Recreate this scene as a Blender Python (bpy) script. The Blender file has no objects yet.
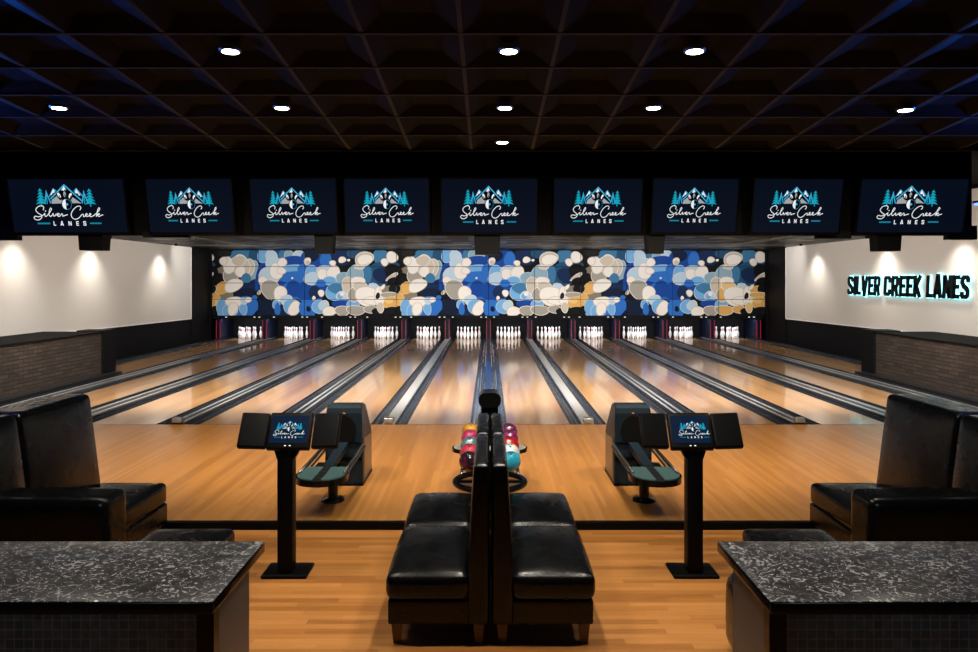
import bpy, bmesh, math, random
from mathutils import Vector, Matrix
PI = math.pi
random.seed(7)
scene = bpy.context.scene
COL = scene.collection

# ------------------------------------------------------------------ helpers
def new(): return bmesh.new()

def box(bm, x0, x1, y0, y1, z0, z1, mi=0):
    v = [bm.verts.new(p) for p in ((x0,y0,z0),(x1,y0,z0),(x1,y1,z0),(x0,y1,z0),(x0,y0,z1),(x1,y0,z1),(x1,y1,z1),(x0,y1,z1))]
    for f in ((0,3,2,1),(4,5,6,7),(0,1,5,4),(1,2,6,5),(2,3,7,6),(3,0,4,7)):
        bm.faces.new([v[i] for i in f]).material_index = mi

def rbox(bm, x0, x1, y0, y1, z0, z1, r=0.04, n=10, puff=(0,0,0), mi=0, fn=None):
    """rounded box with an evenly divided skin; puff = bulge along x, y, z; fn reshapes each point"""
    c = Vector(((x0+x1)/2,(y0+y1)/2,(z0+z1)/2)); h = Vector(((x1-x0)/2,(y1-y0)/2,(z1-z0)/2))
    r = min(r, h.x*.98, h.y*.98, h.z*.98)
    def ticks(hh):
        t = [-hh + r*(1-math.cos(a*PI/2/3)) for a in range(0,4)]
        m = [-(hh-r) + 2*(hh-r)*k/n for k in range(1,n)]
        return t + m + [-a for a in reversed(t)]
    T = [ticks(h.x), ticks(h.y), ticks(h.z)]
    verts = {}
    def P(i,j,k):
        key = (i,j,k)
        if key in verts: return verts[key]
        p = Vector((T[0][i],T[1][j],T[2][k]))
        q = Vector([max(-(h[a]-r), min(h[a]-r, p[a])) for a in range(3)])
        d = p-q
        if d.length > 1e-9: p = q + d.normalized()*r
        u = [p[a]/h[a] for a in range(3)]
        o = p.copy()
        o.x += puff[0]*u[0]*(1-u[1]**2)*(1-u[2]**2)
        o.y += puff[1]*u[1]*(1-u[0]**2)*(1-u[2]**2)
        o.z += puff[2]*u[2]*(1-u[0]**2)*(1-u[1]**2)
        o += c
        if fn: o = Vector(fn(o))
        verts[key] = bm.verts.new(o); return verts[key]
    N = [len(t)-1 for t in T]
    def quad(a,b,c_,d):
        try: f = bm.faces.new((a,b,c_,d)); f.material_index = mi; f.smooth = True
        except ValueError: pass
    for i in range(N[0]):
        for j in range(N[1]):
            quad(P(i,j,0),P(i,j+1,0),P(i+1,j+1,0),P(i+1,j,0)); quad(P(i,j,N[2]),P(i+1,j,N[2]),P(i+1,j+1,N[2]),P(i,j+1,N[2]))
    for i in range(N[0]):
        for k in range(N[2]):
            quad(P(i,0,k),P(i+1,0,k),P(i+1,0,k+1),P(i,0,k+1)); quad(P(i,N[1],k),P(i,N[1],k+1),P(i+1,N[1],k+1),P(i+1,N[1],k))
    for j in range(N[1]):
        for k in range(N[2]):
            quad(P(0,j,k),P(0,j,k+1),P(0,j+1,k+1),P(0,j+1,k)); quad(P(N[0],j,k),P(N[0],j+1,k),P(N[0],j+1,k+1),P(N[0],j,k+1))

def ring_tube(bm, rings, closed=False, mi=0, smooth=True, caps=True):
    n = len(rings[0]); R = [[bm.verts.new(p) for p in r] for r in rings]
    m = len(R)
    for i in range(m if closed else m-1):
        a, b = R[i], R[(i+1)%m]
        for k in range(n):
            f = bm.faces.new((a[k],a[(k+1)%n],b[(k+1)%n],b[k])); f.material_index = mi; f.smooth = smooth
    if caps and not closed:
        bm.faces.new(list(reversed(R[0]))).material_index = mi; bm.faces.new(R[-1]).material_index = mi

def tube(bm, pts, rad, seg=10, closed=False, mi=0):
    pts = [Vector(p) for p in pts]; n = len(pts); rings = []
    for i, p in enumerate(pts):
        a = pts[(i-1)%n] if (closed or i>0) else p; b = pts[(i+1)%n] if (closed or i<n-1) else p
        t = (b-a).normalized()
        up = Vector((0,0,1)) if abs(t.z) < .95 else Vector((1,0,0))
        u = t.cross(up).normalized(); w = u.cross(t)
        rr = rad[i] if isinstance(rad,(list,tuple)) else rad
        rings.append([p+u*math.cos(2*PI*k/seg)*rr+w*math.sin(2*PI*k/seg)*rr for k in range(seg)])
    ring_tube(bm, rings, closed, mi)

def cyl(bm, p0, p1, r0, r1=None, seg=24, mi=0): tube(bm, [p0,p1], [r0, r0 if r1 is None else r1], seg, False, mi)

def lathe(bm, prof, seg=24, c=(0,0,0), mis=None, smooth=True):
    rings = []
    R = [[bm.verts.new((c[0]+r*math.cos(2*PI*k/seg), c[1]+r*math.sin(2*PI*k/seg), c[2]+z)) for k in range(seg)] for r,z in prof]
    for i in range(len(R)-1):
        for k in range(seg):
            f = bm.faces.new((R[i][k],R[i][(k+1)%seg],R[i+1][(k+1)%seg],R[i+1][k])); f.smooth = smooth
            if mis: f.material_index = mis[i]
    bm.faces.new(list(reversed(R[0]))); bm.faces.new(R[-1])

def prism(bm, poly, a, b, to3, mi=0):
    """poly: list of 2D points; to3(u,v,w) -> 3D; extruded from w=a to w=b"""
    A = [bm.verts.new(to3(u,v,a)) for u,v in poly]; B = [bm.verts.new(to3(u,v,b)) for u,v in poly]
    n = len(poly)
    fs = [bm.faces.new(A), bm.faces.new(list(reversed(B)))]
    for i in range(n): fs.append(bm.faces.new((A[i],B[i],B[(i+1)%n],A[(i+1)%n])))
    for f in fs: f.material_index = mi

def offs(pts, t, closed=False):
    """left / right outline of a polyline of width t, mitred"""
    n = len(pts); L = []; R = []
    for i in range(n):
        p = Vector(pts[i]).to_2d() if len(pts[i])>2 else Vector(pts[i])
        d0 = d1 = None
        if i>0 or closed: d0 = (p-Vector(pts[i-1])).normalized()
        if i<n-1 or closed: d1 = (Vector(pts[(i+1)%n])-p).normalized()
        d0 = d0 or d1; d1 = d1 or d0
        n0 = Vector((-d0.y,d0.x)); n1 = Vector((-d1.y,d1.x)); m = n0+n1
        if m.length < 1e-6: m = n0
        m.normalize(); s = (t/2)/max(.74, m.dot(n0))
        L.append(p+m*s); R.append(p-m*s)
    return L, R

def stroke(bm, pts, t, to3, a=0, b=None, mi=0):
    """flat (b None) or extruded stroke"""
    L, R = offs(pts, t)
    for i in range(len(pts)-1):
        q = [R[i],R[i+1],L[i+1],L[i]]
        if b is None: bm.faces.new([bm.verts.new(to3(p.x,p.y,a)) for p in q]).material_index = mi
        else: prism(bm, [(p.x,p.y) for p in q], a, b, to3, mi)

def crom(pts, k=5):
    out = []; n = len(pts)
    for i in range(n-1):
        p0 = Vector(pts[max(i-1,0)]); p1 = Vector(pts[i]); p2 = Vector(pts[i+1]); p3 = Vector(pts[min(i+2,n-1)])
        for j in range(k):
            t = j/k
            out.append(.5*((2*p1)+(p2-p0)*t+(2*p0-5*p1+4*p2-p3)*t*t+(-p0+3*p1-3*p2+p3)*t**3))
    out.append(Vector(pts[-1])); return out

def obj(name, bm, mats, parent=None, flip=False, fix=True, loc=None):
    if flip:
        for v in bm.verts: v.co.x = -v.co.x
        bmesh.ops.reverse_faces(bm, faces=bm.faces)
    if fix: bmesh.ops.recalc_face_normals(bm, faces=bm.faces)
    me = bpy.data.meshes.new(name); bm.to_mesh(me); bm.free()
    for m in (mats if isinstance(mats,(list,tuple)) else [mats]): me.materials.append(m)
    o = bpy.data.objects.new(name, me); COL.objects.link(o)
    if parent: o.parent = parent
    if loc: o.location = loc
    return o

def tag(o, label, cat, group=None):
    o['label'] = label; o['category'] = cat
    if group: o['group'] = group
    return o

def thing(name, label, cat, loc=(0,0,0), group=None, rotz=0):
    o = bpy.data.objects.new(name, None); COL.objects.link(o)
    o.empty_display_size = .1; o.location = loc; o.rotation_euler = (0,0,rotz)
    return tag(o, label, cat, group)

def struct(name, bm, mats, parent=None, **k):
    o = obj(name, bm, mats, parent, **k)
    if not parent: o['kind'] = 'structure'
    return o

# ------------------------------------------------------------------ materials
def srgb(r,g,b):
    f = lambda c: (c/255/12.92) if c/255 <= .04045 else ((c/255+.055)/1.055)**2.4
    return (f(r),f(g),f(b),1)

def mat(name, col, rough=.5, metal=0, spec=.5, coat=0, coat_r=.05, emit=None, es=0):
    m = bpy.data.materials.new(name); m.use_nodes = True
    b = m.node_tree.nodes['Principled BSDF']
    b.inputs['Base Color'].default_value = col if len(col)==4 else (*col,1)
    b.inputs['Roughness'].default_value = rough; b.inputs['Metallic'].default_value = metal
    b.inputs['Specular IOR Level'].default_value = spec
    b.inputs['Coat Weight'].default_value = coat; b.inputs['Coat Roughness'].default_value = coat_r
    if emit:
        b.inputs['Emission Color'].default_value = emit if len(emit)==4 else (*emit,1); b.inputs['Emission Strength'].default_value = es
    return m

class NT:
    def __init__(s, m): s.t = m.node_tree; s.n = s.t.nodes; s.l = s.t.links; s.b = s.n['Principled BSDF']
    def node(s, ty, **k):
        n = s.n.new(ty)
        for a,v in k.items(): setattr(n,a,v)
        return n
    def inp(s, sock, v):
        if hasattr(v,'is_output') or isinstance(v, bpy.types.NodeSocket): s.l.new(v, sock)
        else: sock.default_value = v
    def math(s, op, a, b=0.0, c=None):
        n = s.node('ShaderNodeMath', operation=op); s.inp(n.inputs[0],a); s.inp(n.inputs[1],b)
        if c is not None: s.inp(n.inputs[2],c)
        return n.outputs[0]
    def coord(s): return s.node('ShaderNodeTexCoord').outputs['Object']
    def sep(s, v):
        n = s.node('ShaderNodeSeparateXYZ'); s.l.new(v, n.inputs[0]); return n.outputs
    def comb(s, x,y,z):
        n = s.node('ShaderNodeCombineXYZ')
        for i,v in enumerate((x,y,z)): s.inp(n.inputs[i], v)
        return n.outputs[0]
    def noise(s, v, scale, detail=3, rough=.5, dist=0):
        n = s.node('ShaderNodeTexNoise'); s.l.new(v, n.inputs['Vector'])
        n.inputs['Scale'].default_value = scale; n.inputs['Detail'].default_value = detail
        n.inputs['Roughness'].default_value = rough; n.inputs['Distortion'].default_value = dist
        return n.outputs[0]
    def white(s, v):
        n = s.node('ShaderNodeTexWhiteNoise', noise_dimensions='3D'); s.l.new(v, n.inputs['Vector']); return n.outputs['Value']
    def mix(s, f, a, b, mode='MIX'):
        n = s.node('ShaderNodeMix', data_type='RGBA', blend_type=mode)
        s.inp(n.inputs[0], f); s.inp(n.inputs[6], a); s.inp(n.inputs[7], b); return n.outputs[2]
    def ramp(s, f, stops):
        n = s.node('ShaderNodeValToRGB'); s.l.new(f, n.inputs[0]); e = n.color_ramp.elements
        while len(e) < len(stops): e.new(.5)
        for i,(p,c) in enumerate(stops): e[i].position = p; e[i].color = c
        return n.outputs[0]
    def bump(s, h, strength=.2, dist=.01):
        n = s.node('ShaderNodeBump'); n.inputs['Strength'].default_value = strength; n.inputs['Distance'].default_value = dist
        s.l.new(h, n.inputs['Height']); s.l.new(n.outputs[0], s.b.inputs['Normal'])

def wood(name, axis, bw, bl, dark, mid, light, rough, coat, coat_r=.1, line=.012, gs=60.0):
    m = mat(name, mid, rough, coat=coat, coat_r=coat_r); k = NT(m)
    x,y,z = k.sep(k.coord())
    a,b = (x,y) if axis == 'y' else (y,x)          # a across the boards, b along them
    row = k.math('FLOOR', k.math('DIVIDE', a, bw))
    sh = k.math('MULTIPLY', k.white(k.comb(row, 3.3, 1.7)), bl)
    colm = k.math('FLOOR', k.math('DIVIDE', k.math('ADD', b, sh), bl))
    rnd = k.white(k.comb(row, colm, 5.5))
    gr = k.noise(k.comb(k.math('MULTIPLY', a, gs), k.math('MULTIPLY', b, 2.2), k.math('MULTIPLY', rnd, 30.0)), 1.0, 5, .6, .6)
    tone = k.math('ADD', k.math('MULTIPLY', rnd, .5), k.math('MULTIPLY', gr, .65))
    c = k.ramp(tone, [(.2, dark), (.55, mid), (.95, light)])
    fr = k.math('FRACT', k.math('DIVIDE', a, bw))
    edge = k.math('LESS_THAN', k.math('MINIMUM', fr, k.math('SUBTRACT', 1.0, fr)), line)
    c = k.mix(k.math('MULTIPLY', edge, .55), c, (.02,.01,.004,1))
    k.l.new(c, k.b.inputs['Base Color'])
    big = k.noise(k.coord(), .8, 3)
    if line: k.l.new(k.math('ADD', k.math('MULTIPLY', big, .10), rough-.05), k.b.inputs['Roughness'])
    return m

M = {}
M['lane'] = wood('lane_maple', 'y', .08, 5.0, (.30,.155,.062,1), (.38,.205,.088,1), (.46,.26,.115,1), .30, 1.0, .09, .0, 18.0)
M['approach'] = wood('approach_maple', 'y', .05, 2.4, (.27,.115,.025,1), (.36,.155,.036,1), (.44,.205,.055,1), .3, .3, .18)
M['floor'] = wood('seating_oak', 'x', .075, 1.3, (.22,.080,.016,1), (.36,.145,.033,1), (.48,.215,.06,1), .36, .2, .2)
M['black'] = mat('black_paint', (.003,.003,.0035), .6, spec=.12)
M['black_gloss'] = mat('black_gloss', (.003,.003,.0035), .22, spec=.3)
M['black_metal'] = mat('black_powder_coat', (.0018,.0018,.002), .45, spec=.08)
M['void'] = mat('black_ceiling_paint', (.003,.003,.003), .9, spec=.1)
M['carpet'] = mat('dark_carpet', (.012,.012,.013), .95, spec=.1)
M['rubber'] = mat('black_rubber', (.008,.008,.008), .6)
M['grey_metal'] = mat('grey_metal', (.35,.36,.37), .3, .8)
M['steel'] = mat('brushed_steel', (.55,.56,.58), .28, 1)
M['gutter'] = mat('gutter_plastic', (.014,.016,.020), .25, spec=.5, coat=.15)
M['gutter_blue_reflect'] = mat('gutter_painted_reflection', (.035,.05,.075), .2, coat=.5)  # mural's blue reflection put into the base colour, centre divider only
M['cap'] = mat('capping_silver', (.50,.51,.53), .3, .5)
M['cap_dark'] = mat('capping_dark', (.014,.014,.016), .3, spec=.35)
M['legwood'] = mat('walnut_leg', (.10,.045,.018), .4)
M['teal'] = mat('tray_pad', (.055,.115,.115), .45)
M['hood'] = mat('hood_plastic', (.008,.016,.024), .38, spec=.25)
M['hood_side'] = mat('hood_side_plastic', (.06,.06,.06), .3, coat=.3)
M['rail'] = mat('rail_metal', (.25,.24,.23), .25, .9)
M['pin'] = mat('pin_plastic', (.82,.82,.82), .25, coat=.4)
M['pin_red'] = mat('pin_stripe', (.55,.01,.015), .3)
M['white_em'] = mat('downlight_lens', (.9,.9,.9), .4, emit=(1,.97,.92), es=18)
M['trim_dark'] = mat('downlight_trim', (.06,.06,.06), .35)
M['screen'] = mat('screen_navy', (.002,.003,.006), .25, emit=srgb(7,13,26), es=1.0, spec=.02)
M['screen_off'] = mat('screen_dark', (.0015,.0015,.002), .3, spec=.12)
E = {}
for nm, c in (('white',(236,238,240)),('teal',(20,160,185)),('blue',(60,170,215)),('grey',(160,163,168)),('dark',(3,6,12)),('bar',(20,125,150))):
    E[nm] = mat('logo_'+nm, (0,0,0), .4, spec=0, emit=srgb(*c), es=1.0)
M['red_em'] = mat('red_light', (.1,0,.01), .4, emit=(1,.03,.10), es=.22)
M['blue_em'] = mat('blue_light', (0,.01,.1), .4, emit=(.05,.12,1), es=6)
M['cyan_em'] = mat('cyan_light', (0,.1,.1), .4, emit=(.30,.92,1), es=3.8)
M['ind_em'] = mat('indicator', (.1,.1,.1), .4, emit=(1,.86,.7), es=1.1)
M['sign_black'] = mat('sign_black', (.0025,.0025,.003), .5, spec=.06)
M['pit_panel'] = mat('kickback_panel', (.004,.006,.016), .4, spec=.15)

def leather():
    m = mat('black_leather', (.0022,.0022,.0024), .33, spec=.25); k = NT(m)
    co = k.coord(); n = k.noise(co, 160, 2); w = k.noise(co, 6, 2, .45, .6)
    k.bump(k.math('ADD', k.math('MULTIPLY', n, .2), w), .09, .02)
    k.l.new(k.math('ADD', k.math('MULTIPLY', w, .14), .19), k.b.inputs['Roughness']); return m
M['leather'] = leather()

def plaster(name, col):
    m = mat(name, col, .75, spec=.2); k = NT(m); k.bump(k.noise(k.coord(), 30, 4), .06, .01); return m
M['white'] = plaster('white_plaster', (.62,.585,.545))
M['white_trim'] = mat('white_trim', (.8,.79,.77), .4)

def coffer():
    m = mat('ceiling_tile_dark', (.010,.009,.008), .5, spec=.008); k = NT(m)
    k.l.new(k.ramp(k.noise(k.coord(), 1.3, 2), [(.3,(.005,.0046,.0042,1)),(.7,(.010,.0092,.0083,1))]), k.b.inputs['Base Color'])
    k.bump(k.noise(k.coord(), 60, 2), .1, .004); return m
M['coffer'] = coffer()
M['tbar'] = mat('ceiling_grid_dark', (.022,.021,.020), .4, spec=.015)

def swirl():
    m = mat('swirl_laminate', (.05,.05,.055), .3, coat=.3); k = NT(m); co = k.coord()
    def lines(scale, seed, wid):
        x,y,z = k.sep(co)
        v = k.comb(k.math('ADD', x, seed), y, z)
        n = k.noise(v, scale, 1.2, .5, 1.6)
        return k.math('LESS_THAN', k.math('ABSOLUTE', k.math('SUBTRACT', n, .5)), wid)
    a = lines(7.5, 0, .018); b = lines(10, 7.3, .016); c = lines(8, 15.1, .035)
    br = k.noise(co, 40, 1)
    base = k.ramp(k.noise(co, 45, 3, .6, .5), [(.35,(.010,.010,.011,1)),(.65,(.034,.034,.037,1))])
    base = k.mix(c, base, (.006,.006,.007,1))
    l1 = k.math('MULTIPLY', k.math('MAXIMUM', a, b), k.math('GREATER_THAN', br, .47))
    base = k.mix(l1, base, (.34,.34,.35,1))
    k.l.new(base, k.b.inputs['Base Color']); return m
M['swirl'] = swirl()

def tiles(name, sx, sz, c1, c2, grout, ms, rough, axis='x', off=0.0):
    m = mat(name, c1, rough); k = NT(m); x,y,z = k.sep(k.coord())
    b = k.node('ShaderNodeTexBrick'); k.l.new(k.comb(x if axis=='x' else y, z, 0.0), b.inputs['Vector'])
    b.offset = off; b.inputs['Scale'].default_value = 1; b.inputs['Brick Width'].default_value = sx; b.inputs['Row Height'].default_value = sz
    b.inputs['Mortar Size'].default_value = ms; b.inputs['Mortar Smooth'].default_value = .1
    b.inputs['Color1'].default_value = c1; b.inputs['Color2'].default_value = c2; b.inputs['Mortar'].default_value = grout
    n = k.noise(k.coord(), 25, 4)
    k.l.new(k.mix(.5, b.outputs['Color'], k.ramp(n,[(.3,(.4,.4,.4,1)),(.7,(1.3,1.3,1.3,1))]), 'MULTIPLY'), k.b.inputs['Base Color'])
    inv = k.math('SUBTRACT', 1.0, b.outputs['Fac'])
    k.bump(k.math('ADD', inv, k.math('MULTIPLY', n, .5)), .5, .006); return m
M['mosaic'] = tiles('mosaic_tiles', .047, .047, (.018,.032,.042,1), (.035,.055,.07,1), (.11,.075,.05,1), .003, .18)
M['brick'] = tiles('dark_split_brick', .34, .085, (.028,.019,.014,1), (.055,.039,.03,1), (.006,.005,.004,1), .008, .65, 'y', .5)
M['laminate'] = mat('slate_laminate', (.035,.042,.05), .4)

# ------------------------------------------------------------------ geometry constants
CZ = 2.46                       # eye height above the lanes
YF, YS = 12.85, 7.65            # foul line, front edge of the approach
FZ = -.07                       # seating floor
YM = 31.2                       # mural face
XW = 11.5
DIV = [0,1.70,3.48,5.30,7.25,9.20,11.10]
DW  = [.63,.63,.72,.76,.88,.88,.70]
ORD = ['first','second','third','fourth','fifth','sixth']

# ------------------------------------------------------------------ setting
b = new(); box(b,-XW,XW,-2.6,YS-.001,FZ-.1,FZ); struct('floor', b, M['floor'])
b = new(); box(b,-9.64,9.64,YS,YF,-.12,0); struct('floor_approach', b, M['approach'])
b = new(); box(b,-XW,-9.64,YS,YF,-.12,-.005); box(b,9.64,XW,YS,YF,-.12,-.005); struct('floor_side', b, M['carpet'])
b = new(); box(b,-XW,XW,YF,33,-.25,-.12); struct('floor_base', b, M['black'])
b = new(); box(b,-9.64,9.64,YS-.012,YS+.055,FZ,.006); struct('trim_1', b, M['black_metal'])
b = new(); box(b,-9.64,9.64,YF-.008,YF+.014,-.02,.0015); struct('trim_2', b, mat('foul_line', (.05,.03,.02), .4))
b = new(); box(b,-XW-.15,-XW,-2.6,33,-.3,4.8); struct('wall_left', b, M['black'])
b = new(); box(b,XW,XW+.15,-2.6,33,-.3,4.8); struct('wall_right', b, M['black'])
b = new(); box(b,-XW,XW,33,33.15,-.3,4.8); struct('wall_back', b, M['black'])
b = new(); box(b,-XW,XW,-2.75,-2.6,-.3,4.8); struct('wall_front', b, M['black'])
for s, nm in ((1,'left'),(-1,'right')):
    b = new(); poly = [(9.0,1.16),(29.1,.985),(29.1,4.62),(9.0,4.62)]
    prism(b, poly, -XW, -XW+.03, lambda u,v,w: (w,u,v)); struct('wall_panel_'+nm, b, M['white'], flip=s<0)
    b = new()
    prism(b, [(9.0,1.125),(29.14,.95),(29.14,.985),(9.0,1.16)], -XW, -XW+.045, lambda u,v,w:(w,u,v))
    box(b,-XW,-XW+.045,29.1,29.14,.95,3.7); struct('trim_panel_'+nm, b, M['white_trim'], flip=s<0)
    # dark return between the white wall and the mural
    b = new(); box(b,-XW,-XW+.04,29.14,31.0,0,3.7); struct('wall_return_'+nm, b, M['black'], flip=s<0)

# coffered ceiling over the seating
TW, TD, X0, Y0 = .62, .604, .136-.31, 4.73
def zc(y): return CZ+1.548-.0722*(y-4.68)
b = new(); g = new()
for i in range(-18, 19):
    xa = X0+i*TW
    for j in range(-12, 5):
        ya = Y0+j*TD; e = .014; hx=.15; hy=.13; dep=.055
        o = [(xa+e,ya+e),(xa+TW-e,ya+e),(xa+TW-e,ya+TD-e),(xa+e,ya+TD-e)]
        cx, cy = xa+TW/2, ya+TD/2
        q = [(cx-hx,cy-hy),(cx+hx,cy-hy),(cx+hx,cy+hy),(cx-hx,cy+hy)]
        O = [b.verts.new((x,y,zc(y))) for x,y in o]; Q = [b.verts.new((x,y,zc(y)+dep)) for x,y in q]
        b.faces.new(Q)
        for k in range(4): b.faces.new((O[k],O[(k+1)%4],Q[(k+1)%4],Q[k]))
        G = [b.verts.new((x,y,zc(y))) for x,y in ((xa-e,ya+e),(xa+e,ya+e),(xa+e,ya+TD-e),(xa-e,ya+TD-e))]
        f = b.faces.new(G); f.material_index = 1
        G = [b.verts.new((x,y,zc(y)-.004)) for x,y in ((xa-e,ya-e),(xa+TW-e,ya-e),(xa+TW-e,ya+e),(xa-e,ya+e))]
        f = b.faces.new(G); f.material_index = 1
ceil = struct('ceiling', b, [M['coffer'],M['tbar']], fix=False)
b = new(); box(b,-XW,XW,-2.6,19,4.72,4.8); struct('ceiling_plenum', b, M['void'])
b = new(); box(b,-XW,XW,7.70,7.74,zc(7.7)-.01,4.72); struct('wall_soffit', b, M['void'])
b = new(); box(b,-XW,XW,19.0,19.05,3.70,4.8); struct('wall_soffit_rear', b, M['void'])
def rear_tiles():
    m = mat('rear_ceiling_tile', (.01,.01,.01), .5, spec=.25); k = NT(m); x,y,z = k.sep(k.coord())
    r = k.white(k.comb(k.math('FLOOR',k.math('DIVIDE',x,.61)), k.math('FLOOR',k.math('DIVIDE',y,.61)), 1.0))
    k.l.new(k.ramp(r,[(0,(.004,.004,.004,1)),(.8,(.010,.009,.008,1)),(1,(.03,.027,.024,1))]), k.b.inputs['Base Color'])
    k.l.new(k.math('ADD',k.math('MULTIPLY',r,.3),.35), k.b.inputs['Roughness']); return m
b = new(); box(b,-XW,XW,19.05,33,3.72,3.8); struct('ceiling_rear', b, rear_tiles())
# black bulkhead that carries the screens
b = new(); box(b,-8.75,8.45,13.2,13.35,3.24,4.72); struct('wall_bulkhead', b, M['void'])
b = new(); box(b,-8.75,-8.15,13.05,13.2,3.15,3.4); box(b,-6.0,-5.2,13.1,13.2,3.2,3.3); box(b,5.7,6.3,13.1,13.2,3.18,3.3); box(b,7.95,8.45,13.05,13.2,3.16,3.4)
struct('trim_3', b, M['black'])

# ------------------------------------------------------------------ lanes, gutters, pins
def lane_name(i):  # i = 0..11 from the left
    return (ORD[i]+' lane from the left') if i < 6 else (ORD[11-i]+' lane from the right')
def place(i): return (ORD[i]+' from left') if i < 6 else (ORD[11-i]+' from right')
lanes = []
for k in range(6):
    lanes.append((DIV[k]+DW[k]/2, DIV[k+1]-DW[k+1]/2))
full = [(-c,-a) for a,c in reversed(lanes)] + lanes
for i,(a,c) in enumerate(full):
    ys = 20.06 if i in (0,11) else YF+.014
    bm_ = new(); box(bm_, a-(a+c)/2, c-(a+c)/2, ys, 32.6, -.12, 0)
    o = obj('bowling_lane', bm_, M['lane'], loc=((a+c)/2,0,0))
    extra = 'short visible far stretch of polished wood, ' if i in (0,11) else 'long polished maple bowling lane, '
    tag(o, extra+lane_name(i), 'bowling lane', 'bowling lanes side by side')

def gutter_prof(g):
    pts = [(0,0),(.012,0)]
    for k in range(0,11):
        a = PI*k/10; pts.append((g/2-(g/2-.012)*math.cos(a), -.085*math.sin(a)))
    pts.append((g,0)); pts += [(g,-.12),(0,-.12)]
    return pts
dn = ['centre','first','second','third','fourth','fifth','sixth']
for k in range(-6,7):
    x = math.copysign(DIV[abs(k)],k) if k else 0; w = DW[abs(k)]
    cap = max(.2, w-2*.235); g = (w-cap)/2
    ys = 20.06 if abs(k)==6 else YF+.014
    side = 'middle of the lanes' if k==0 else dn[abs(k)]+(' to the left' if k<0 else ' to the right')+' of the centre one'
    if abs(k)==6: side = 'beside the '+('left' if k<0 else 'right')+' wall'
    t = thing('lane_divider', ('dark gutters and capping with painted-in blue reflection running down the ' if k==0 else 'pair of dark gutters with capping strip, ')+side, 'gutter divider', (x,ys,0), 'gutter dividers between lanes')
    for s in (-1,1):
        bm_ = new(); pr = gutter_prof(g)
        prism(bm_, [(s*(w/2-u), v) for u,v in pr], 0, 32.6-ys, lambda u,v,q:(u,q,v))
        obj('gutter', bm_, M['gutter_blue_reflect'] if k==0 else M['gutter'], t)
    bm_ = new(); h = cap/2
    prism(bm_, [(-h,-.12),(-h,.012),(-h+.02,.03),(h-.02,.03),(h,.012),(h,-.12)], 0, 32.3-ys, lambda u,v,q:(u,q,v))
    obj('capping', bm_, M['cap'] if abs(k)==1 else (M['gutter_blue_reflect'] if k==0 else M['cap_dark']), t)
    if abs(k) in (2,3,4,5):
        bm_ = new()
        for s in (-.55,.45): box(bm_, h*s-.02, h*s+.02, 0.02, 32.2-ys, .0300, .034)
        obj('edge_strip', bm_, M['cap'], t)
    if abs(k) in (1,3):
        bm_ = new(); rbox(bm_, -.085,.085,-.03,.10,.0,.085,.02,3)
        o = obj('foul_sensor', bm_, M['grey_metal'], loc=(x,YF+.0,.0312))
        tag(o, 'grey sensor box ending the capping strip '+side.replace(' of the centre one',''), 'sensor', 'foul line sensors')

PROF = [(.0258,0),(.030,.012),(.043,.05),(.0555,.085),(.0605,.114),(.0585,.145),(.049,.185),(.036,.222),(.0275,.246),(.0242,.262),(.0235,.275),(.0240,.288),(.0262,.302),(.0302,.325),(.0323,.342),(.0310,.358),(.0240,.373),(.012,.380)]
MIS = [0]*(len(PROF)-1); MIS[8]=1; MIS[10]=0; MIS[11]=1; MIS[9]=0
bm_ = new(); lathe(bm_, PROF, 16, mis=MIS)
pin0 = obj('bowling_pin', bm_, [M['pin'],M['pin_red']])
rows = [['head pin'],['left pin of second row','right pin of second row'],['left pin of third row','middle pin of third row','right pin of third row'],
        ['far left pin of back row','inner left pin of back row','inner right pin of back row','far right pin of back row']]
first = True
for i,(a,c) in enumerate(full):
    cx = (a+c)/2
    for r in range(4):
        for q in range(r+1):
            o = pin0 if first else pin0.copy()
            if not first: COL.objects.link(o)
            first = False
            o.location = (cx+(q-r/2)*.3048, 31.5+r*.264, 0); o.scale = (1.08,1.08,1.25)
            tag(o, 'white '+rows[r][q].replace('pin','bowling pin',1)+' on the '+lane_name(i), 'bowling pin', 'bowling pins racked on the lanes')

# kickback partitions between the pin decks
for k in range(-6,7):
    x = math.copysign(DIV[abs(k)],k) if k else 0
    w = .09
    side = 'at the centre' if k==0 else dn[abs(k)]+' from centre on the '+('left' if k<0 else 'right')
    t = thing('pin_deck_partition', 'dark partition between pin decks with red edge lights, '+side, 'partition', (x,31.0,.0), 'partitions between pin decks')
    bm_ = new(); box(bm_,-w,w,.02,1.55,.031,.86); obj('panel', bm_, M['pit_panel'], t)
    for s in (-1,1):
        bm_ = new(); box(bm_,s*(w-.012)-.010,s*(w-.012)+.010,-.005,.02,.04,.80); obj('light_strip', bm_, M['red_em'], t)
bm_ = new(); box(bm_,-XW,XW,32.6,32.7,-.12,.95); struct('wall_pit', bm_, M['black'])
t = thing('pin_deck_fascia', 'long black fascia strip with small lights under the mural', 'fascia', (0,YM-.02,.86))
bm_ = new(); box(bm_,-11.35,11.35,-.05,.06,0,.115); obj('board', bm_, M['black'], t)
for i,(a,c) in enumerate(full):
    for dx in (-.62,.55,.75):
        bm_ = new(); box(bm_,(a+c)/2+dx-.035,(a+c)/2+dx+.035,-.062,-.05,.055,.085); obj('indicator_light', bm_, M['ind_em'], t)

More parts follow.
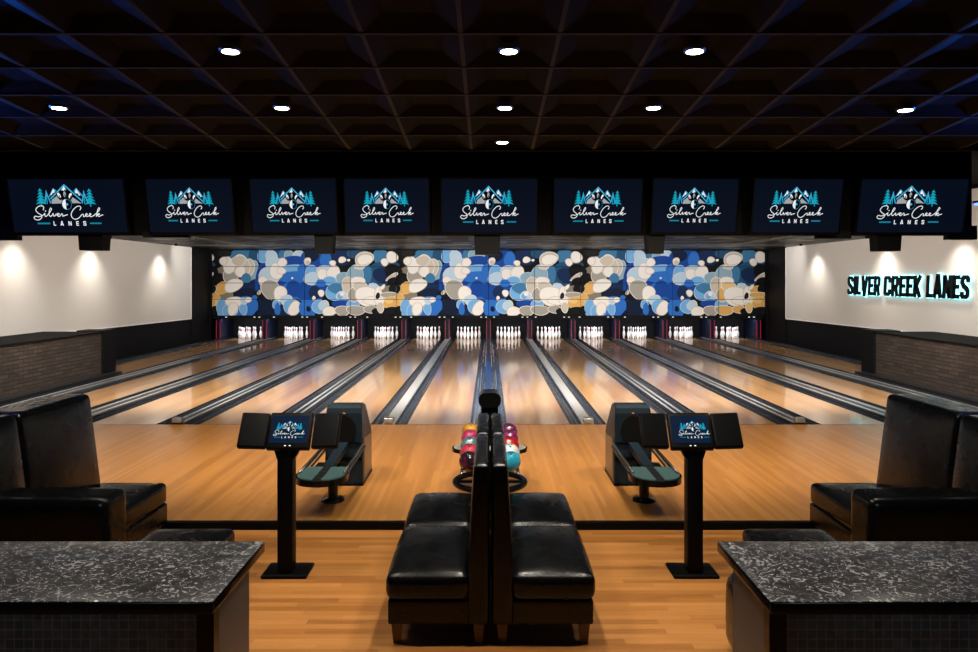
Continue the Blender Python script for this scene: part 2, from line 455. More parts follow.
# ------------------------------------------------------------------ mural: 48 panels, painted with overlapping blobs
PC = dict(W=(232,226,220),w=(214,208,203),C=(196,186,172),c=(158,154,146),T=(128,120,104),G=(214,166,96),g=(226,190,130),P=(178,203,222),p=(138,168,184),
          L=(112,168,218),S=(62,118,160),s=(36,78,112),B=(46,108,192),b=(22,68,148),N=(22,42,80),n=(18,30,54),K=(20,20,23),k=(34,33,34))
KEYS = list(PC)
PM = []
for kx in KEYS:
    m = mat('mural_paint_'+('light_' if kx.isupper() else 'dark_')+kx.lower(), srgb(*PC[kx]), .6, spec=.08); PM.append(m)
AB = [('S',330,130,125,95,0),('s',420,110,45,90,0),('p',425,250,42,95,0),('N',375,395,125,62,-35),('n',330,430,90,45,-20),('b',620,330,190,300,0),('b',560,110,120,95,0),
 ('L',505,105,52,62,0),('S',690,95,58,58,0),('p',715,110,35,50,0),('P',800,115,50,52,0),('b',750,150,90,45,0),('L',745,228,115,42,0),('B',760,290,135,55,0),('B',770,410,112,98,0),('b',760,390,70,70,0),
 ('N',650,565,215,105,0),('n',520,545,90,80,0),('K',470,440,60,45,0),('T',130,245,78,50,-20),('K',90,305,85,55,0),('K',85,180,75,42,-25),('k',165,85,60,35,0),('c',220,275,62,72,0),('T',170,440,80,48,0),
 ('G',150,382,62,48,-20),('G',45,470,85,60,0),('g',95,502,62,30,0),('T',20,450,30,25,0),('K',30,585,85,62,0),('C',368,222,48,88,15),('C',310,190,72,88,0),('W',205,190,48,72,0),('W',160,152,32,32,0),('C',290,150,58,42,0),('W',303,240,42,46,0),
 ('S',352,300,42,46,0),('W',245,360,84,48,-22),('W',72,390,28,28,0),('L',150,555,46,82,0),('B',330,545,115,92,0),('L',215,575,60,60,0),('B',400,530,62,62,0),('L',330,560,30,48,0),('W',250,500,72,44,0),('W',240,560,38,58,15),
 ('P',335,492,30,24,0),('W',372,482,25,20,0),('B',425,462,24,19,0),('P',570,120,46,60,0),('P',545,290,88,82,0),('P',590,180,64,62,0),('W',610,240,54,66,0),('W',662,165,40,32,-25),('W',655,235,36,26,0),('W',497,315,36,31,0),
 ('c',560,392,76,80,0),('W',645,428,52,64,30),('L',610,520,30,32,0),('B',622,560,25,55,0),('P',697,485,47,46,0),('L',745,540,70,62,20),('W',765,555,45,62,35),('W',748,297,9,9,0),('C',465,420,22,16,-50)]
CD = [('b',120,140,130,95,0),('n',90,105,62,52,0),('N',330,120,90,70,0),('B',210,140,52,66,0),('s',470,80,90,50,0),('S',680,118,76,66,0),('s',720,190,110,40,0),('s',650,270,120,95,0),('N',690,270,80,70,0),('S',560,265,40,80,0),
 ('B',40,230,68,62,0),('b',100,400,140,95,0),('N',120,420,60,50,30),('L',98,275,68,78,0),('P',85,300,56,48,-40),('L',215,250,78,60,0),('P',195,230,60,38,0),('W',185,268,42,50,0),('W',275,250,54,55,0),('L',240,320,62,32,0),('p',360,300,56,54,0),
 ('B',170,340,44,30,0),('K',240,470,60,55,0),('L',310,410,98,76,0),('S',300,385,70,45,0),('P',352,450,50,40,0),('L',330,452,22,24,0),('W',347,432,18,18,0),('W',172,425,24,25,0),('W',110,468,15,19,0),
 ('B',60,560,78,82,0),('n',65,560,18,26,-20),('L',150,540,50,60,0),('P',195,530,40,42,0),('W',240,580,54,40,0),('b',370,520,105,40,0),('L',440,515,54,30,0),('c',350,575,56,42,0),('c',465,570,78,38,0),('c',590,562,56,32,0),('K',720,590,130,46,0),
 ('p',460,265,72,72,0),('C',395,360,42,76,0),('c',440,440,40,60,0),('W',482,330,56,46,0),('C',500,370,60,40,0),('P',615,405,54,62,0),('W',555,450,92,82,25),('W',600,490,70,34,0),('W',662,430,36,62,0),('W',672,490,52,26,0),('C',672,545,29,42,0),('k',650,448,17,30,15),
 ('C',535,135,82,54,-18),('W',540,140,66,40,-18),('W',350,142,29,23,0),('W',270,170,23,21,0),('W',57,155,27,29,0),('C',60,165,20,20,0),('W',708,162,29,29,0),('W',770,120,48,44,0),('W',405,145,15,10,0),('C',495,205,40,14,0),
 ('K',780,240,76,62,0),('C',770,285,58,13,-32),('K',775,320,50,28,-20),('T',735,400,50,42,0),('K',790,392,48,46,0),('c',740,440,66,22,0),('G',765,505,66,48,0),('g',745,492,38,20,0),('K',770,572,66,32,0),('W',690,375,26,12,-50)]
shapes = []   # colour, u, v, rx, ry, rotation in panel units (u across 0..4, v down 0..4)
for grp, xo, sx, uo in ((AB,65,393,0),(CD,30,388,2)):
    for c,x,y,rx,ry,ro in grp: shapes.append((c,(x-xo)/sx+uo,(y-60)/139.25,rx,ry,ro,sx))
PWD = 23.0-.16; PW = 22.8/12; MZ0, MZ1 = .985, 3.69; PH = (MZ1-MZ0)/4
mural = thing('mural', 'wide mural of overlapping blue, white, grey and gold blobs above the pins', 'mural', (0,YM,MZ0))
def clip(poly, ax, lim, keep_less):
    out = []
    for i in range(len(poly)):
        a, d = poly[i-1], poly[i]
        ina = (a[ax] <= lim) if keep_less else (a[ax] >= lim); ind = (d[ax] <= lim) if keep_less else (d[ax] >= lim)
        if ina != ind:
            t_ = (lim-a[ax])/(d[ax]-a[ax]); out.append((a[0]+t_*(d[0]-a[0]), a[1]+t_*(d[1]-a[1])))
        if ind: out.append(d)
    return out
def ell(cx,cy,rx,ry,ro,sx,seedv):
    rnd = random.Random(seedv); p1,p2 = rnd.random()*6.28, rnd.random()*6.28; out=[]
    for k in range(26):
        a = 2*PI*k/26; w = 1+.05*math.sin(2*a+p1)+.05*math.sin(3*a+p2)
        x,y = rx*math.cos(a)*w, ry*math.sin(a)*w; cr,sr = math.cos(math.radians(ro)), math.sin(math.radians(ro))
        out.append((cx+(x*cr-y*sr)/sx, cy+(x*sr+y*cr)/139.25))
    return out
for i in range(12):
    for j in range(4):
        bm_ = new(); u0 = i%4; e = .010
        xl, zt = -11.4+i*PW, (MZ1-MZ0)-j*PH
        box(bm_, xl+e, xl+PW-e, 0, .04, zt-PH+e, zt-e, KEYS.index('K'))
        lay = 0
        for si,(c,u,v,rx,ry,ro,sx) in enumerate(shapes):
            for wrap in (0,4,-4):
                if i//4==0 and wrap==-4 and False: continue
                if abs(u+wrap-(u0+.5)) > 1.2: continue
                # outlined blob: a paler or darker rim under most blobs
                for rim in (1,0):
                    if rim and not (c in 'WCLPcGp' and rx>22): continue
                    gr_ = 5 if rim else 0
                    cc = {'W':'C','C':'W','L':'P','P':'w','c':'W','G':'g','p':'P'}.get(c,c) if rim else c
                    if i == 11 and j >= 2: cc = {'c':'G','T':'G','C':'g'}.get(cc,cc) if not rim else cc
                    if i == 0 and j >= 2: cc = {'c':'T','k':'T'}.get(cc,cc)
                    po = ell(u+wrap,v,rx+gr_,ry+gr_,ro,sx,si)
                    for ax,lim,kl in ((0,u0+e/PW,False),(0,u0+1-e/PW,True),(1,j+e/PH,False),(1,j+1-e/PH,True)):
                        if po: po = clip(po,ax,lim,kl)
                    lay += 1
                    if len(po) < 3: continue
                    yy = -.0006*lay
                    vs = [bm_.verts.new((xl+(p[0]-u0)*PW, yy, zt-(p[1]-j)*PH)) for p in po]
                    f = bm_.faces.new(vs); f.material_index = KEYS.index(cc); f.normal_update()
                    if f.normal.y > 0: f.normal_flip()
        obj('panel', bm_, PM, mural, fix=False)
b = new(); box(b,-11.46,11.46,31.25,31.33,.98,3.72); struct('wall_mural', b, M['black'])
b = new(); box(b,-XW,-11.4,31.0,31.3,0,3.72); box(b,11.4,XW,31.0,31.3,0,3.72); struct('trim_4', b, M['black'])

# ------------------------------------------------------------------ dark brick half walls beside the outer lanes
for s,nm in ((1,'left'),(-1,'right')):
    b = new(); box(b,-XW+.05,-9.95,9.0,19.4,-.005,1.10); struct('wall_half_'+nm, b, M['brick'], flip=s<0)
    b = new(); box(b,-XW+.05,-9.92,9.0,19.42,1.10,1.135); struct('trim_cap_'+nm, b, M['void'], flip=s<0)
    b = new(); box(b,-10.6,-9.90,19.42,20.05,-.12,1.16); box(b,-9.9,-9.885,19.5,19.98,.75,.80); struct('wall_end_'+nm, b, M['black'], flip=s<0)
    b = new(); box(b,-9.95,-9.70,9.0,20.0,-.005,.05); struct('baseboard_'+nm, b, M['cap_dark'], flip=s<0)

# ------------------------------------------------------------------ lettering
def glyph(ch, t):
    h = t/2; c = t*.85
    if ch=='S': w=.52; return w,[[(w-h,.70),(w-h,1-c),(w-c,1-h),(c,1-h),(h,1-c),(h,.66),(c,.56),(w-c,.44),(w-h,.34),(w-h,c),(w-c,h),(c,h),(h,c),(h,.30)]]
    if ch=='I': return t,[[(h,0),(h,1)]]
    if ch=='L': w=.42; return w,[[(h,1),(h,h),(w,h)]]
    if ch=='V': w=.54; return w,[[(h*.9,1),(w/2,0)],[(w/2,0),(w-h*.9,1)],[(w/2-.05,h*.9),(w/2+.05,h*.9)]] if t<0 else [[(h*.9,1),(w/2-.02,h*.25),(w/2+.02,h*.25),(w-h*.9,1)]]
    if ch=='E': w=.44; return w,[[(h,0),(h,1)],[(h,1-h),(w,1-h)],[(h,.51),(w-.04,.51)],[(h,h),(w,h)]]
    if ch=='R': w=.52; return w,[[(h,0),(h,1)],[(h,1-h),(w-c,1-h),(w-h,1-c),(w-h,.6),(w-c,.48),(h,.48)],[(w-h-.1,.46),(w-h,0)]]
    if ch=='C': w=.52; return w,[[(w-h,.66),(w-h,1-c),(w-c,1-h),(c,1-h),(h,1-c),(h,c),(c,h),(w-c,h),(w-h,c),(w-h,.34)]]
    if ch=='K': w=.54; return w,[[(h,0),(h,1)],[(h+.02,.38),(w-h,1)],[(h+.08,.56),(w-h,0)]]
    if ch=='A': w=.56; return w,[[(h*.9,0),(w/2-.02,1-h*.25),(w/2+.02,1-h*.25),(w-h*.9,0)],[(.13,.24),(w-.13,.24)]]
    if ch=='N': w=.54; return w,[[(h,0),(h,1)],[(h,.98),(w-h,.02)],[(w-h,0),(w-h,1)]]

sign = thing('wall_sign', 'black wall sign reading SILVER CREEK LANES with cyan halo light on right wall', 'sign', (XW-.03,24.16,2.0))
SH = .58
for word, ya, yb in (('SILVER',23.98,22.0),('CREEK',21.78,19.9),('LANES',19.68,17.92)):
    T_ = .19; gp = .065
    W_ = [glyph(ch,T_)[0] for ch in word]; tot = sum(W_)+gp*(len(word)-1); sx = (ya-yb)/tot; u = 0
    for ch in word:
        w, st = glyph(ch, T_)
        f3 = lambda a,b_,q,u=u: (q, -((ya-24.16)*-1 + (u+a)*sx) - .06*(b_-.5)*0 - .05*b_, b_*SH)
        bm_ = new()
        for p in st: stroke(bm_, p, T_, f3, -.085, -.055)
        lt = obj('letter', bm_, M['sign_black'], sign)
        bm_ = new()
        for p in st: stroke(bm_, p, T_+.045, f3, -.053, -.022)
        obj('halo_light', bm_, M['cyan_em'], lt)
        u += w+gp

# logo shown on the screens: unit width, centred, facing -Y
def make_logo():
    bm = new(); S = 1/690.0
    MI = {k:i for i,k in enumerate(E)}
    def f3(x,y,d): return ((x-478)*S, -.0015-d*.0012, (250-y)*S)
    def poly(pts, c, d):
        f = bm.faces.new([bm.verts.new(f3(x,y,d)) for x,y in pts]); f.material_index = MI[c]; f.normal_update()
        if f.normal.y > 0: f.normal_flip()
    def st(pts, t, c, d):
        n0 = len(bm.faces); stroke(bm, pts, t, f3, d, None, MI[c]); bm.faces.ensure_lookup_table()
        for f in bm.faces[n0:]:
            f.normal_update()
            if f.normal.y > 0: f.normal_flip()
    def tree(cx, top, base, hw, c='teal', d=1):
        n = 5
        for k in range(n):
            y0 = top+(base-top)*k/n*.9; y1 = top+(base-top)*(k+1)/n
            w = hw*(.25+.75*(k+1)/n); poly([(cx,y0),(cx+w,y1+4),(cx+w*.3,y1-3),(cx-w*.3,y1-3),(cx-w,y1+4)], c, d)
        poly([(cx-6,base-4),(cx+6,base-4),(cx+5,base+26),(cx-5,base+26)], c, d)
    tree(225,88,240,54); tree(710,92,242,60)
    for cx in (285,655): st([(cx-28,240),(cx-4,150),(cx,112),(cx+6,150),(cx+34,235)], 11, 'blue', 1); st([(cx,130),(cx-2,240)], 9, 'teal', 1)
    # side peaks
    st([(312,170),(358,95),(385,118)], 10, 'blue', 1); poly([(358,96),(322,158),(340,150),(350,132),(362,136),(372,118)], 'white', 2)
    st([(560,120),(585,92),(640,165)], 9, 'blue', 1); poly([(585,96),(566,130),(584,142),(592,132),(606,160),(622,158)], 'white', 2)
    # main peak
    poly([(322,240),(325,205),(470,62),(635,240)], 'dark', 3)
    poly([(328,238),(332,202),(420,140),(445,235)], 'grey', 4); poly([(515,235),(520,160),(625,236),(580,232)], 'grey', 4)
    st([(322,192),(470,58),(632,212)], 13, 'blue', 5)
    poly([(468,66),(436,112),(452,106),(462,118),(474,98),(488,108)], 'white', 6)
    # three pins and a ball
    def el(cx,cy,rx,ry,c,d,ro=0,a0=0,a1=360):
        p=[]; n=18
        for k in range(n):
            a = math.radians(a0+(a1-a0)*k/(n-1 if a1-a0<360 else n)); x,y = rx*math.cos(a), ry*math.sin(a); q=math.radians(ro)
            p.append((cx+x*math.cos(q)-y*math.sin(q), cy+x*math.sin(q)+y*math.cos(q)))
        poly(p,c,d)
    for cx,cy,ro in ((412,165,-25),(468,155,0),(522,168,25)):
        el(cx,cy,22,42,'dark',7,ro); el(cx,cy-8,13,28,'white' if cx!=468 else 'grey',8,ro); el(cx+4,cy+4,5,16,'dark',9,ro)
    el(480,242,56,60,'dark',7); el(480,244,46,52,'blue',8); el(484,244,40,48,'dark',9); el(474,244,40,50,'white',10,0,95,265); el(482,244,12,12,'blue',11)
    cut = [len(bm.faces)]
    lw = 7.6
    for s_ in ([(236,300),(244,272),(222,258),(185,270),(163,300),(180,328),(212,350),(210,378),(180,396),(148,392),(137,374),(152,360),(180,366),(225,352),(250,330)],
               [(250,330),(246,352),(256,362),(285,338),(318,296),(312,280),(298,304),(289,345),(300,362),(322,348),(330,334),(336,360),(352,350),(362,336)],
               [(362,350),(384,346),(390,336),(376,333),(368,350),(384,363),(402,352),(414,336),(424,344),(424,360),(446,352),(474,345)],
               [(598,300),(612,280),(600,262),(566,270),(528,304),(508,345),(516,376),(546,390),(582,376),(612,346),(630,344),(628,364),(648,358),(668,342),(658,334),(650,350),(662,363),(684,356),(704,342),(696,334),(687,350),(700,364),(732,354)],
               [(732,354),(768,324),(796,292),(790,278),(774,306),(756,362),(764,346),(786,334),(786,344),(768,350),(784,363),(804,352),(826,346)]):
        st(crom(s_,4), lw, 'white', 4)
    el(258,310,6,6,'white',4)
    cut.append(len(bm.faces))
    for ch,x in zip('LANES',(322,390,470,548,617)):
        w, gl = glyph(ch,.17)
        for p in gl: st([(x+a*62, 452-b_*42) for a,b_ in p], .17*48, 'white', 4)
    poly([(165,423),(290,423),(290,439),(165,439)], 'bar', 4); poly([(685,422),(800,422),(800,437),(685,437)], 'bar', 4)
    cut = [0]+cut+[len(bm.faces)]; out = []
    for i,nm in enumerate(('mountain_emblem','script_lettering','block_lettering')):
        q = bm.copy(); q.faces.ensure_lookup_table()
        bmesh.ops.delete(q, geom=[f for k,f in enumerate(q.faces) if not cut[i] <= k < cut[i+1]], context='FACES')
        me = bpy.data.meshes.new(nm); q.to_mesh(me); q.free()
        for e in E.values(): me.materials.append(e)
        out.append(me)
    bm.free(); return out
LOGO = make_logo()
def logo(parent, scale, loc=(0,0,0)):
    out = []
    for me in LOGO:
        o = bpy.data.objects.new(me.name, me); COL.objects.link(o); o.parent = parent; o.scale = (scale,)*3; o.location = loc; out.append(o)
    return out

# ------------------------------------------------------------------ overhead screens
SCR = [(12,125.5),(148.5,232.5),(252,336),(345.5,428.5),(442,536.5),(554.5,641),(653,736.5),(753.5,840),(859,964.5)]
for i,(xa,xb) in enumerate(SCR):
    Yc = 12.85; px = Yc/755; xc = ((xa+xb)/2-488.5)*px; w = (xb-xa)*px; h = .905
    pos = ['leftmost','second from left','third from left','fourth from left','middle','fourth from right','third from right','second from right','rightmost'][i]
    kind = 'larger' if i in (0,4,8) else 'smaller'
    t = thing('television', f'{kind} overhead screen with mountain logo, {pos} of nine', 'television', (xc,Yc,CZ+1.262), 'overhead screens above the lanes')
    t.rotation_euler = (math.radians(12),0,0)
    bm_ = new(); rbox(bm_,-w/2-.03,w/2+.03,-.02,.06,-h/2-.045,h/2+.03,.012,2); obj('housing', bm_, M['black_metal'], t)
    bm_ = new(); box(bm_,-w/2,w/2,-.024,-.019,-h/2,h/2); sc_ = obj('screen', bm_, M['screen'], t)
    dx = [-.005,.018,-.005,0,0,.005,-.012,-.018,-.024][i]*w; zs = 1.02 if i in (0,8) else 1.13
    for lg in logo(sc_, .613*w if kind=='larger' else .635*w, (dx,-.0245,.02)): lg.scale.z *= zs
    bm_ = new(); box(bm_,-.12,.12,.06,.34,-.1,.1); obj('mount', bm_, M['black_metal'], t)
for i,(xa,xb,yb,nm) in enumerate(((78,103,250.3,'under leftmost screen'),(314,333,253.5,'under third and fourth screens from left'),(474,500.5,254.6,'under middle screen'),(647,665,253.5,'under fourth screen from right'),(877,902,251,'under rightmost screen'))):
    Yc = 13.03; px = Yc/755; bot = CZ+(280-yb)*px; top = 3.239
    w = (xb-xa)*px
    t = thing('hanging_speaker', 'small black box hanging '+nm, 'loudspeaker', (((xa+xb)/2-488.5)*px,Yc,top), 'black boxes hanging below the screens')
    bm_ = new(); p_ = [(-w/2,0),(-w/2+.02,bot-top),(w/2-.02,bot-top),(w/2,0)]
    prism(bm_, p_, 0, .28, lambda u,v,q:(u,q,v))
    obj('cabinet', bm_, M['black'], t)
    bm_ = new(); box(bm_,-.05,.05,.155,.169,-.02,.25); obj('bracket', bm_, M['black_metal'], t)

# ------------------------------------------------------------------ downlights
def downlight(x, y, label, low=0, power=165):
    z = zc(y)+.015-low
    t = thing('downlight', label, 'ceiling light', (x,y,z), 'round downlights in the dark ceiling')
    bm_ = new(); lathe(bm_, [(.054,-.012),(.070,-.014),(.073,-.004),(.073,.004)], 28); obj('trim_ring', bm_, M['trim_dark'], t)
    bm_ = new(); cyl(bm_, (0,0,-.0165), (0,0,-.010), .055, seg=28); obj('lens', bm_, M['white_em'], t)
    l = bpy.data.lights.new('downlight_beam', 'SPOT'); l.energy = power; l.spot_size = math.radians(115); l.spot_blend = .7; l.shadow_soft_size = .07; l.color = (1,.90,.76)
    o = bpy.data.objects.new('downlight_beam', l); COL.objects.link(o); o.location = (x,y,z-.05)
    return t
C0 = .136
DL = [(C0-3*TW,5.04,'round white downlight at upper left of the near row'),(C0,5.04,'round white downlight in the near row, above the aisle centre'),(C0+2*TW,5.04,'round white downlight at right of the near row'),
      (C0-6*TW,6.30,'small downlight at far left of the second row'),(C0-3*TW,6.30,'small downlight second from left in the second row'),(C0,6.30,'small downlight at centre of the second row'),(C0+2*TW,6.30,'small downlight right of centre in the second row'),
      (3.48,6.30,'small downlight at far right of the second row'),(C0,7.43,'smallest downlight, in the far row near the bulkhead')]
for i,(x,y,lb) in enumerate(DL): downlight(x,y,lb,.018 if i==7 else 0)

# ------------------------------------------------------------------ sofas in the middle (back to back, seen end-on)
def mid_sofa(s):
    t = thing('sofa', 'black leather high-backed sofa in the middle facing '+('left' if s>0 else 'right'), 'sofa', (.015-s*.012,5.2,FZ), 'black leather sofas')
    k = dict(flip=s<0)
    def lean(p): # back leans: outer face slopes away from the seat
        u = max(0,(p.z-.5)/.75); return (p.x+.040*u*min(1,-p.x/.145), p.y, p.z)
    for a,c in ((.0,1.09),(1.10,2.06)):
        b = new(); rbox(b,-.715,-.125,a,c,.31,.495,.06,12,(.012,.01,.04)); obj('seat_cushion', b, M['leather'], t, **k)
    b = new(); rbox(b,-.70,-.13,.02,2.05,.145,.315,.015,4); obj('base', b, M['leather'], t, **k)
    for a,c in ((.0,1.09),(1.095,2.06)):
        b = new(); rbox(b,-.145,0,a,c,.145,1.255,.03,8,(.012,0,.01),fn=lean); obj('backrest', b, M['leather'], t, **k)
    for x,y in ((-.64,.08),(-.07,.08),(-.64,1.97),(-.07,1.97)):
        b = new(); w0,w1 = (.042,.028)
        q = [[(x+sx*w*.9,y+sy*w*.9,z) for sx,sy in ((-1,-1),(1,-1),(1,1),(-1,1))] for w,z in ((w1,0),(w0,.145))]
        ring_tube(b, q, smooth=False); obj('leg', b, M['legwood'], t, **k)
mid_sofa(1); mid_sofa(-1)

# ------------------------------------------------------------------ big side sofas
def side_sofa(s):
    t = thing('sofa', 'large black leather sofa with padded arm at the '+('left' if s>0 else 'right')+' edge, behind the counter', 'sofa', (s*-3.585,6.3,FZ), 'black leather sofas')
    k = dict(flip=s<0)
    # local coordinates: x + 3.6, y - 6.3, z above seating floor
    def lean(p): return (p.x-.12*max(0,(p.z-.45))/.95, p.y, p.z)
    b = new(); rbox(b,-.30,.40,-.02,1.20,.12,.32,.02,4); obj('base', b, M['leather'], t, **k)
    b = new(); rbox(b,-.27,.40,-.02,1.205,.315,.525,.05,10,(0,0,.02)); obj('seat_cushion', b, M['leather'], t, **k)
    for a,c in ((.055,1.205),(-.40,.045)):
        b = new(); rbox(b,-.52,-.245,a,c,.40,1.405,.05,10,(.03,0,.0),fn=lean); obj('back_cushion', b, M['leather'], t, **k)
    b = new(); rbox(b,-.74,-.47,-.40,1.2,.05,1.385,.06,6,fn=lean); obj('back_frame', b, M['leather'], t, **k)
    b = new(); rbox(b,-.74,.60,-.40,-.03,.05,.82,.07,8,(0,0,.012)); obj('armrest', b, M['leather'], t, **k)
    for x,y in ((.33,1.1),(-.62,1.1),(.5,-.3),(-.62,-.3)):
        b = new(); cyl(b,(x,y,0),(x,y,.125 if x>-.5 and y>0 else .06),.025,.03,12); obj('foot', b, M['black_metal'], t, **k)
side_sofa(1); side_sofa(-1)
for s in (1,-1):
    t = thing('ottoman', 'low black upholstered bench behind the '+('left' if s>0 else 'right')+' counter', 'bench', (s*-2.42,5.8,FZ), 'low black benches')
    b = new(); rbox(b,-.34,.34,-.42,.43,.10,.49,.05,8,(0,0,.012)); obj('cushion', b, M['leather'], t)
    for x in (-.25,.25):
        for y in (-.32,.32): b = new(); cyl(b,(x,y,0),(x,y,.11),.02,.025,10); obj('foot', b, M['black_metal'], t)
b = new(); rbox(b,-.26,.26,-.26,.26,.0,.54,.11,8,(.02,.02,.02)); tag(obj('pouf', b, M['leather'], loc=(1.89,5.0,FZ)), 'black pouf peeking out past the right counter base', 'pouf')

# ------------------------------------------------------------------ counters in the foreground
for s in (1,-1):
    nm = 'left' if s>0 else 'right'; k = dict(flip=s<0)
    t = thing('bar_counter', f'dark swirl-patterned counter with mosaic tiled base at lower {nm}', 'counter', (s*-2.3 if s>0 else 2.33,4.0,FZ), 'tiled counters in the foreground')
    b = new(); rbox(b,-1.25,.99,-.41,.43,.935,1.0,.012,3); obj('countertop', b, [M['swirl'],M['black_gloss']], t, **k)
    top = t.children[0].data
    for p in top.polygons:
        p.material_index = 0 if p.normal.z > .7 else 1
    b = new(); box(b,-1.18,.86,-.262,-.235,0,.935); obj('tiled_panel', b, M['mosaic'], t, **k)
    b = new(); box(b,.86,.945,-.275,-.2,0,.935); obj('corner_post', b, M['black_gloss'], t, **k)
    b = new(); box(b,.915,.94,-.2,.29,0,.935); obj('side_panel', b, M['laminate'], t, **k)
    b = new(); box(b,-1.18,.915,-.235,.27,0,.93); obj('carcass', b, M['black'], t, **k)

# ------------------------------------------------------------------ scoring consoles
def console(s):
    nm = 'left' if s>0 else 'right'; k = dict(flip=s<0)
    t = thing('scoring_console', f'black pedestal scoring console with three panels, {nm} of the middle sofas', 'console', (-1.717 if s>0 else 1.745,6.52,FZ), 'scoring consoles')
    b = new(); rbox(b,-.212,.178,-.14,.17,0,.03,.012,3); obj('base_plate', b, M['black_metal'], t, **k)
    b = new(); rbox(b,-.086,.046,-.09,.05,.028,1.13,.015,2); obj('column', b, M['black_metal'], t, **k)
    b = new(); prism(b, [(-.089,1.0),(.055,1.0),(.14,1.16),(.14,1.2),(-.14,1.2),(-.14,1.16)], -.075, .03, lambda u,v,w:(u,w,v)); obj('bracket', b, M['black_metal'], t, **k)
    R_ = Matrix.Translation((.012,-.02,1.225)) @ Matrix.Rotation(math.radians(-33),4,'X')
    def head(name, x0,x1,z0,z1,mat_,y0=-.03,y1=.03,rz=0,par=None):
        b = new(); rbox(b,x0,x1,y0,y1,z0,z1,.015,3)
        if rz: bmesh.ops.rotate(b, verts=b.verts, cent=((x1 if x1<0 else x0),0,0), matrix=Matrix.Rotation(rz,3,'Z'))
        bmesh.ops.transform(b, matrix=R_, verts=b.verts); return obj(name,b,mat_,par or t,**k)
    head('display', -.185,.185,-.165,.165,M['black_metal'])
    head('side_panel', -.43,-.192,-.155,.16,M['black_metal'],rz=math.radians(5))
    head('side_panel', .20,.425,-.155,.16,M['black_metal'],rz=math.radians(-5))
    for x0,x1,rz in ((-.415,-.21,5),(.215,.415,-5)):
        b = new(); box(b,x0,x1,-.0315,-.0295,-.14,.145)
        bmesh.ops.rotate(b, verts=b.verts, cent=((x1+.018 if x1<0 else x0-.015),0,0), matrix=Matrix.Rotation(math.radians(rz),3,'Z'))
        bmesh.ops.transform(b, matrix=R_, verts=b.verts); obj('keypad_face',b,M['screen_off'],t,**k)
    b = new(); box(b,-.158,.158,-.034,-.0295,-.115,.13); bmesh.ops.transform(b, matrix=R_, verts=b.verts); sc_ = obj('screen',b,mat('console_screen_'+nm,(.002,.003,.006),.25,emit=srgb(10,27,50),es=1,spec=.03),t,**k)
    for lg in logo(sc_, .268): lg.rotation_euler = (math.radians(-33),0,0); lg.location = R_ @ Vector((0,-.035,.005))
    b = new()
    for x in (-.02,.02): box(b,x-.007,x+.007,-.032,-.0295,-.142,-.134)
    bmesh.ops.transform(b, matrix=R_, verts=b.verts); obj('indicator_light',b,M['ind_em'],t,**k)
console(1); console(-1)

